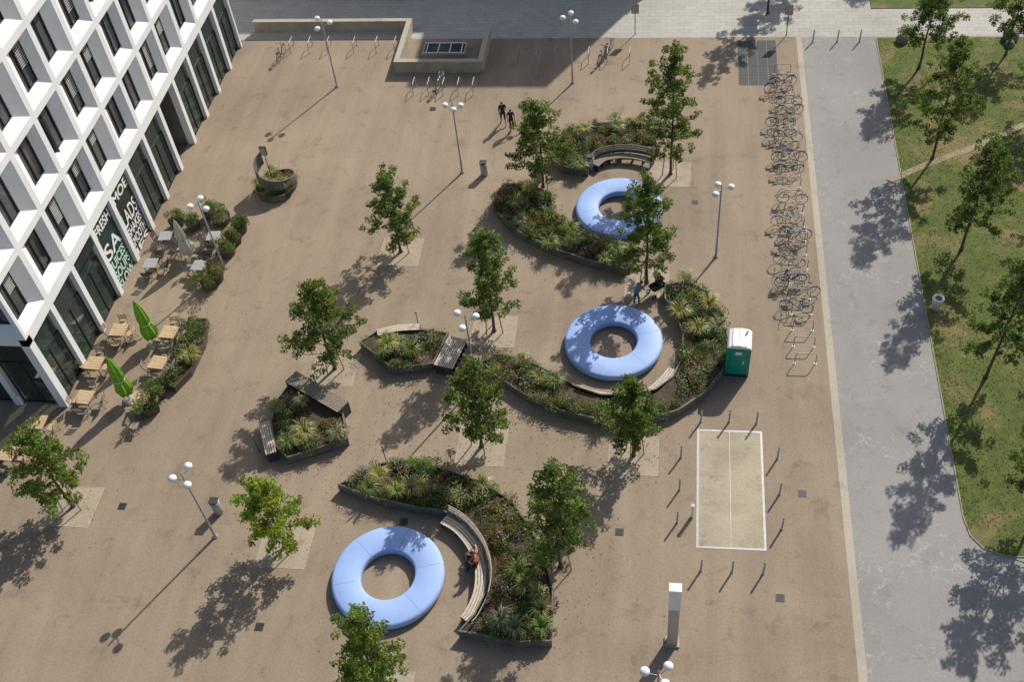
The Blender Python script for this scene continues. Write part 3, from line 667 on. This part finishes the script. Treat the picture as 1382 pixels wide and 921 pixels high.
planter([(243, 438), (262, 430), (279, 430), (274, 462), (256, 500), (235, 522), (219, 515), (236, 478)], .45, 1, 10, 'pot', .1, 'terrace_planter', 1.3)
def potshrub(u, v_, r, hh, c):
    p = P(u, v_); e = empty('potted_shrub', p); mb = MB(); mb.rev([(0, .0), (r*.6, 0), (r*.75, .5), (r*.68, .5), (r*.66, .42), (0, .42)], (0, 0, 0), 'pot', 4 if R.random() < .5 else 14, False); mb.obj('pot', parent=e)
    mb = MB(); mb.tube((0, 0, .4), (0, 0, .4+hh*.6), .03, .015, 'bark', 5); shrub(mb, 0, 0, .45, r*.8, hh*.75, c, 170, .1)
    for k in range(7): shrub(mb, R.uniform(-r, r)*.7, R.uniform(-r, r)*.7, .45+R.uniform(0, hh*.6), r*.5, r*.55, shade(c, R.uniform(.7, 1.4)), 110, .1)
    mb.obj('foliage', parent=e)
for (u, v_, r, hh) in [(300, 300, .8, 1.4), (262, 308, .7, 1.1), (283, 388, .7, 1.0), (293, 378, .65, 1.0), (308, 343, .7, .9), (318, 328, .6, .8), (325, 312, .65, .8), (240, 305, .6, 1.0), (285, 292, .55, .9), (205, 555, .75, 1.1), (215, 536, .6, .8)]:
    potshrub(u, v_, r, hh, R.choice(PAL[:3]+[(.16, .14, .06)]))
# ------------------------------------------------------------------ spiral planter
c = P(373, 247, .5); e = empty('spiral_planter', (c.x, c.y, 0)); mb = MB()
pts = []
for k in range(90):
    a = -.9-k*2*pi/60; r = 1.25-.5*max(0, (k-45))/45; z = .5+1.7*max(0, (k-36)/54)
    ctr = Vector((0, 0, 0)).lerp(Vector((-.3, .35, 0)), max(0, (k-36)/54)); pts.append((ctr+Vector((r*math.cos(a), r*math.sin(a), 0)), z))
for k in range(89):
    (p0, z0), (p1, z1) = pts[k], pts[k+1]; w0 = .0 if k < 40 else max(0, z0-.85)
    d = (p1-p0).normalized(); n = Vector((d.y, -d.x, 0))*.03
    vs = [p0-n+Vector((0, 0, w0)), p0+n+Vector((0, 0, w0)), p1+n+Vector((0, 0, w0)), p1-n+Vector((0, 0, w0)), p0-n+Vector((0, 0, z0)), p0+n+Vector((0, 0, z0)), p1+n+Vector((0, 0, z1)), p1-n+Vector((0, 0, z1))]
    mb.add(vs, [(4, 5, 6, 7), (0, 3, 7, 4), (1, 5, 6, 2), (0, 1, 2, 3)], 'planter')
mb.obj('wall', parent=e)
poly = [(1.22*math.cos(a*pi/12), 1.22*math.sin(a*pi/12)) for a in range(24)]
CLEAR = []
mb = MB(); mb.add([(x, y, .4) for x, y in poly], [tuple(range(24))], 'soil'); fillplants(mb, poly, .4, 10, .8, .15); mb.obj('plants', parent=e)
mb = MB(); mb.tube((-.35, .35, .3), (-.35, .35, 3.0), .03, .03, 'dsteel'); mb.box((-.35, .33, 2.7), (.4, .12, .6), 'dsteel'); mb.box((-.35, .26, 2.7), (.32, .02, .5), 'steel'); mb.obj('sign_post', parent=e)
# ------------------------------------------------------------------ people
def person(name, loc, rz, J, mats, sc=1.0):
    L = lambda *a: Vector(a)
    names = ['pel', 'sp', 'ch', 'nk', 'hb', 'ht']; v = [L(*J[k]) for k in names]; r = [.125, .115, .14, .05, .078, .085]
    ed = [(0, 1), (1, 2), (2, 3), (3, 4), (4, 5)]; et = ['top', 'top', 'skin', 'skin', 'head']
    def chain(root, items):
        prev = root
        for (p, rr, t) in items:
            v.append(L(*p)); r.append(rr); ed.append((prev, len(v)-1)); et.append(t); prev = len(v)-1
        return prev
    for s in ('l', 'r'):
        w = chain(2, [(J['sh'+s], .062, 'top'), (J['el'+s], .043, 'top'), (J['wr'+s], .03, 'skin')])
        W = L(*J['wr'+s]); d = (W-L(*J['el'+s])).normalized(); sd = d.cross(L(0, 0, 1)); sd = sd.normalized() if sd.length > .1 else L(0, 1, 0)
        up = sd.cross(d); pm = W+d*.075; pi_ = chain(w, [(tuple(pm), .034, 'skin')])
        for k, ln in enumerate((.06, .075, .08, .07)):
            o = sd*(-.03+.02*k); chain(pi_, [(tuple(pm+o+d*.03), .010, 'skin'), (tuple(pm+o+d*(.03+ln*.5)+up*.008), .009, 'skin'), (tuple(pm+o+d*(.02+ln)-up*.02), .008, 'skin')])
        chain(w, [(tuple(W+d*.04-sd*.04), .012, 'skin'), (tuple(W+d*.085-sd*.055), .009, 'skin')])
        a = chain(0, [(J['hp'+s], .095, 'leg'), (J['kn'+s], .062, 'leg'), (J['an'+s], .042, mats.get('shin', 'leg')), (J['to'+s], .036, 'shoe')])
    me = bpy.data.meshes.new(name+'_sk'); me.from_pydata(v, ed, []); o = bpy.data.objects.new(name+'_sk', me); col.objects.link(o)
    sm = o.modifiers.new('s', 'SKIN'); sm.use_smooth_shade = True
    for i, sv in enumerate(me.skin_vertices[0].data): sv.radius = (r[i], r[i]*(.85 if i in (0, 1, 2) else 1)); sv.use_root = (i == 0)
    sb = o.modifiers.new('d', 'SUBSURF'); sb.levels = 1; sb.render_levels = 1
    dg = bpy.context.evaluated_depsgraph_get(); ev = o.evaluated_get(dg); m2 = bpy.data.meshes.new_from_object(ev)
    bpy.data.objects.remove(o)
    keys = ['top', 'leg', 'skin', 'hair', 'shoe']; m2.materials.clear()
    for k in keys: m2.materials.append(M[mats[k]])
    for p in m2.polygons:
        c = p.center; best = 9e9; bt = 'top'
        for (a, b_), t in zip(ed, et):
            ab = v[b_]-v[a]; f = max(0, min(1, (c-v[a]).dot(ab)/max(1e-9, ab.length_squared))); dd = (c-(v[a]+ab*f)).length/(r[a]*(1-f)+r[b_]*f)
            if dd < best: best = dd; bt = t
        if bt == 'head' or (bt == 'skin' and c.z > v[4].z-.03 and (c-v[5]).length < .2):
            hd = L(*J.get('fd', (0, 1, 0))).normalized(); bt = 'skin' if (((c-v[5]).dot(hd) > .02 and c.z < v[5].z+.05) or c.z < v[4].z) else 'hair'
        if bt == 'leg' and mats.get('short') and c.z < mats['short']: bt = 'skin'
        if c.z < .09: bt = 'shoe'
        p.material_index = keys.index(bt); p.use_smooth = True
    ob = bpy.data.objects.new(name, m2); col.objects.link(ob); ob.location = loc; ob.rotation_euler = (0, 0, rz); ob.scale = (sc,)*3
    hd = L(*J.get('fd', (0, 1, 0))).normalized(); h0 = v[5]-L(0, 0, .03); sdv = hd.cross(L(0, 0, 1)).normalized(); fb = MB()
    fb.tube(h0+hd*.075, h0+hd*.115-L(0, 0, .02), .016, .01, mats['skin'], 5)
    for s in (-1, 1):
        fb.rev([(0, -.011), (.011, 0), (0, .011)], h0+hd*.08+sdv*s*.03+L(0, 0, .02), 'black', 6); fb.rev([(0, -.03), (.014, 0), (0, .03)], h0+sdv*s*.088, mats['skin'], 6)
    fb.box(tuple(h0+hd*.08-L(0, 0, .045)), (.045, .01, .012), 'clred')
    fb.obj('face', parent=ob)
    return ob
def walk(ph=1):
    return dict(pel=(0, 0, .95), sp=(0, .01, 1.13), ch=(0, .02, 1.34), nk=(0, .02, 1.49), hb=(0, .03, 1.58), ht=(0, .035, 1.68),
        shl=(-.17, .02, 1.41), ell=(-.23, -.1*ph, 1.15), wrl=(-.22, .0-.02*ph, .92), shr=(.17, .02, 1.41), elr=(.23, .1*ph, 1.15), wrr=(.22, .22*ph, .96),
        hpl=(-.09, 0, .88), knl=(-.1, .16*ph, .5), anl=(-.1, .22*ph, .09), tol=(-.11, .22*ph+.15, .04), hpr=(.09, 0, .88), knr=(.1, -.03*ph, .49), anr=(.1, -.28*ph, .13), tor=(.11, -.28*ph+.14, .04))
def bend():
    return dict(pel=(0, 0, .93), sp=(0, .1, 1.1), ch=(0, .22, 1.27), nk=(0, .31, 1.38), hb=(0, .37, 1.43), ht=(0, .44, 1.50), fd=(0, .8, -.55),
        shl=(-.17, .26, 1.31), ell=(-.22, .38, 1.06), wrl=(-.17, .58, .94), shr=(.17, .26, 1.31), elr=(.22, .38, 1.06), wrr=(.17, .58, .94),
        hpl=(-.09, 0, .87), knl=(-.11, .06, .48), anl=(-.12, -.04, .09), tol=(-.13, .12, .04), hpr=(.09, 0, .87), knr=(.1, .14, .49), anr=(.11, .1, .09), tor=(.12, .26, .04))
def sit(l=0):
    return dict(pel=(0, 0, .56), sp=(0, -.03+l, .74), ch=(0, -.02+l*2, .95), nk=(0, .0+l*2, 1.1), hb=(0, .03+l*2.4, 1.18), ht=(0, .05+l*2.6, 1.28),
        shl=(-.17, l*2, 1.02), ell=(-.22, .08+l*2, .78), wrl=(-.08, .28, .68), shr=(.17, l*2, 1.02), elr=(.22, .1+l*2, .78), wrr=(.08, .3, .68),
        hpl=(-.09, .05, .54), knl=(-.11, .45, .53), anl=(-.11, .44, .1), tol=(-.12, .6, .04), hpr=(.09, .05, .54), knr=(.12, .45, .53), anr=(.12, .5, .1), tor=(.13, .66, .04))
D = dict(top='cldark', leg='cldark', skin='skin', hair='hair', shoe='black')
person('walking_man', P(680, 168), .35, walk(1), dict(D, leg='cldark', short=.45), 1.03)
person('walking_woman', P(691, 176), .3, walk(-1), dict(D, short=.55), .96)
pb = P(858, 411); person('man_with_pram', pb, -.9, bend(), dict(D, top='clgrey', leg='cljean'))
mb = MB()
prof = [(-.42, .55), (-.3, .42), (.3, .42), (.42, .58), (.38, .72), (-.4, .72)]
vs = [(x, y, z) for y in (-.2, .2) for x, z in prof]; n = 6
mb.add(vs, [(i, (i+1) % n, n+(i+1) % n, n+i) for i in range(n) if i != 4]+[tuple(reversed(range(n))), tuple(range(n, 2*n))], 'cldark')
for k in range(5):
    a0, a1 = k*.36, (k+1)*.36
    mb.add([(.38-.36*math.sin(a0), y, .72+.3*math.cos(a0)) for y in (-.2, .2)]+[(.38-.36*math.sin(a1), y, .72+.3*math.cos(a1)) for y in (.2, -.2)], [(0, 1, 2, 3)], 'cldark')
for x in (-.36, .36):
    for y in (-.26, .26):
        ax = Matrix.Rotation(pi/2, 3, 'X'); mb.rev([(.1, -.02), (.14, -.02), (.14, .02), (.1, .02)], (x, y, .14), 'black', 14, True, 0, ax); mb.tube((x, y, .14), (0, y*.8, .45), .012, .012, 'steel', 5)
    mb.tube((x, -.26, .14), (x, .26, .14), .012, .012, 'steel', 5)
for y in (-.2, .2): mb.tube((-.3, y, .5), (-.72, y, .93), .012, .012, 'steel', 5)
mb.tube((-.72, -.2, .93), (-.72, .2, .93), .016, .016, 'black', 6)
fwd = Vector((math.sin(.9), math.cos(.9), 0))
o = mb.obj('pram', pb+fwd*(.66+.72)); o.rotation_euler = (0, 0, pi/2-.9)
s1 = P(645, 763, .45); s1.z = 0
person('seated_woman', s1, pi/2-.05, sit(.04), dict(D, top='clred', leg='cldark', short=.0))
s2 = P(643, 750, .45); s2.z = 0
person('seated_man', s2, pi/2+.15, sit(0), dict(D, top='skin', leg='cldark', shin='skin', short=.4), .97)
# ------------------------------------------------------------------ parked cars
def car(mat, name, loc, rz):
    M_ = simple('car_paint', mat, .25, .03); M['cp'+name] = M_; k = 'cp'+name
    e = empty('parked_car', loc); e.rotation_euler = (0, 0, rz); mb = MB()
    bp = [(-2.15, .35), (-2.2, .6), (-2.1, .85), (-1.2, .95), (1.0, .97), (1.95, .82), (2.2, .6), (2.2, .32)]
    cp = [(-1.9, .9), (-1.4, 1.38), (-.3, 1.46), (.4, 1.4), (1.15, .95)]
    for prof, w, w2, mt in ((bp, .87, .82, k), (cp, .8, .62, 'glass')):
        n = len(prof); vs = []
        for s in (-1, 1): vs += [(x, s*(w if z < 1.1 else w2), z) for x, z in prof]
        mb.add(vs, [(i, i+1, n+i+1, n+i) for i in range(n-1)]+[tuple(reversed(range(n))), tuple(range(n, 2*n))], mt)
    mb.box((-.45, 0, 1.455), (1.5, 1.2, .03), k)
    ax = Matrix.Rotation(pi/2, 3, 'X')
    for x in (-1.35, 1.35):
        for y in (-.8, .8): mb.rev([(0, -.11), (.2, -.11), (.32, -.1), (.32, .1), (.2, .11), (0, .11)], (x, y, .32), 'black', 18, True, 0, ax); mb.rev([(0, -.12), (.18, -.115)], (x, y, .32), 'steel', 12, True, 0, ax); mb.rev([(0, .12), (.18, .115)], (x, y, .32), 'steel', 12, True, 0, ax)
    for y in (-.6, .6): mb.box((2.17, y, .68), (.1, .35, .12), 'white'); mb.box((-2.17, y, .75), (.08, .3, .14), 'red')
    mb.obj('body', parent=e)
for i, (x, c) in enumerate([(-30, (.03, .03, .03)), (-24.5, (.25, .25, .26)), (-19, (.02, .03, .06)), (-12, (.4, .4, .4))]): car(c, str(i), (x, 70.6, 0), 0)
# ------------------------------------------------------------------ light, sky, camera
el = math.radians(38.5); az = math.atan2(.487, .873)
S = Vector((math.sin(az)*math.cos(el), math.cos(az)*math.cos(el), math.sin(el)))
sl = bpy.data.lights.new('sun', 'SUN'); sl.energy = 4.95; sl.angle = math.radians(.5); sl.color = (1, .945, .84)
so = bpy.data.objects.new('sun', sl); col.objects.link(so); so.rotation_euler = S.to_track_quat('Z', 'Y').to_euler(); so.location = (0, 0, 60)
w = bpy.data.worlds.new('World'); scene.world = w; w.use_nodes = True; nt = w.node_tree; nt.nodes.clear()
sk = nt.nodes.new('ShaderNodeTexSky'); sk.sky_type = 'NISHITA'; sk.sun_disc = False; sk.sun_elevation = el; sk.sun_rotation = az
sk.dust_density = 2.0
bg = nt.nodes.new('ShaderNodeBackground'); bg.inputs[1].default_value = .11; wo = nt.nodes.new('ShaderNodeOutputWorld')
nt.links.new(sk.outputs[0], bg.inputs[0]); nt.links.new(bg.outputs[0], wo.inputs[0])
cam = bpy.data.cameras.new('camera'); cam.lens = 36*F/1382; cam.sensor_width = 36; cam.clip_end = 2000; cam.clip_start = .5
co = bpy.data.objects.new('camera', cam); col.objects.link(co)
wv = lambda c: Vector((XA.dot(c), YA.dot(c), -N.dot(c)))
rx, ry, rzv = wv(Vector((1, 0, 0))), wv(Vector((0, -1, 0))), wv(Vector((0, 0, -1)))
co.matrix_world = Matrix(((rx.x, ry.x, rzv.x, 0), (rx.y, ry.y, rzv.y, 0), (rx.z, ry.z, rzv.z, H), (0, 0, 0, 1)))
scene.camera = co
scene.view_settings.view_transform = 'Standard'; scene.view_settings.look = 'None'; scene.view_settings.exposure = 0
print('objs', len(bpy.data.objects))
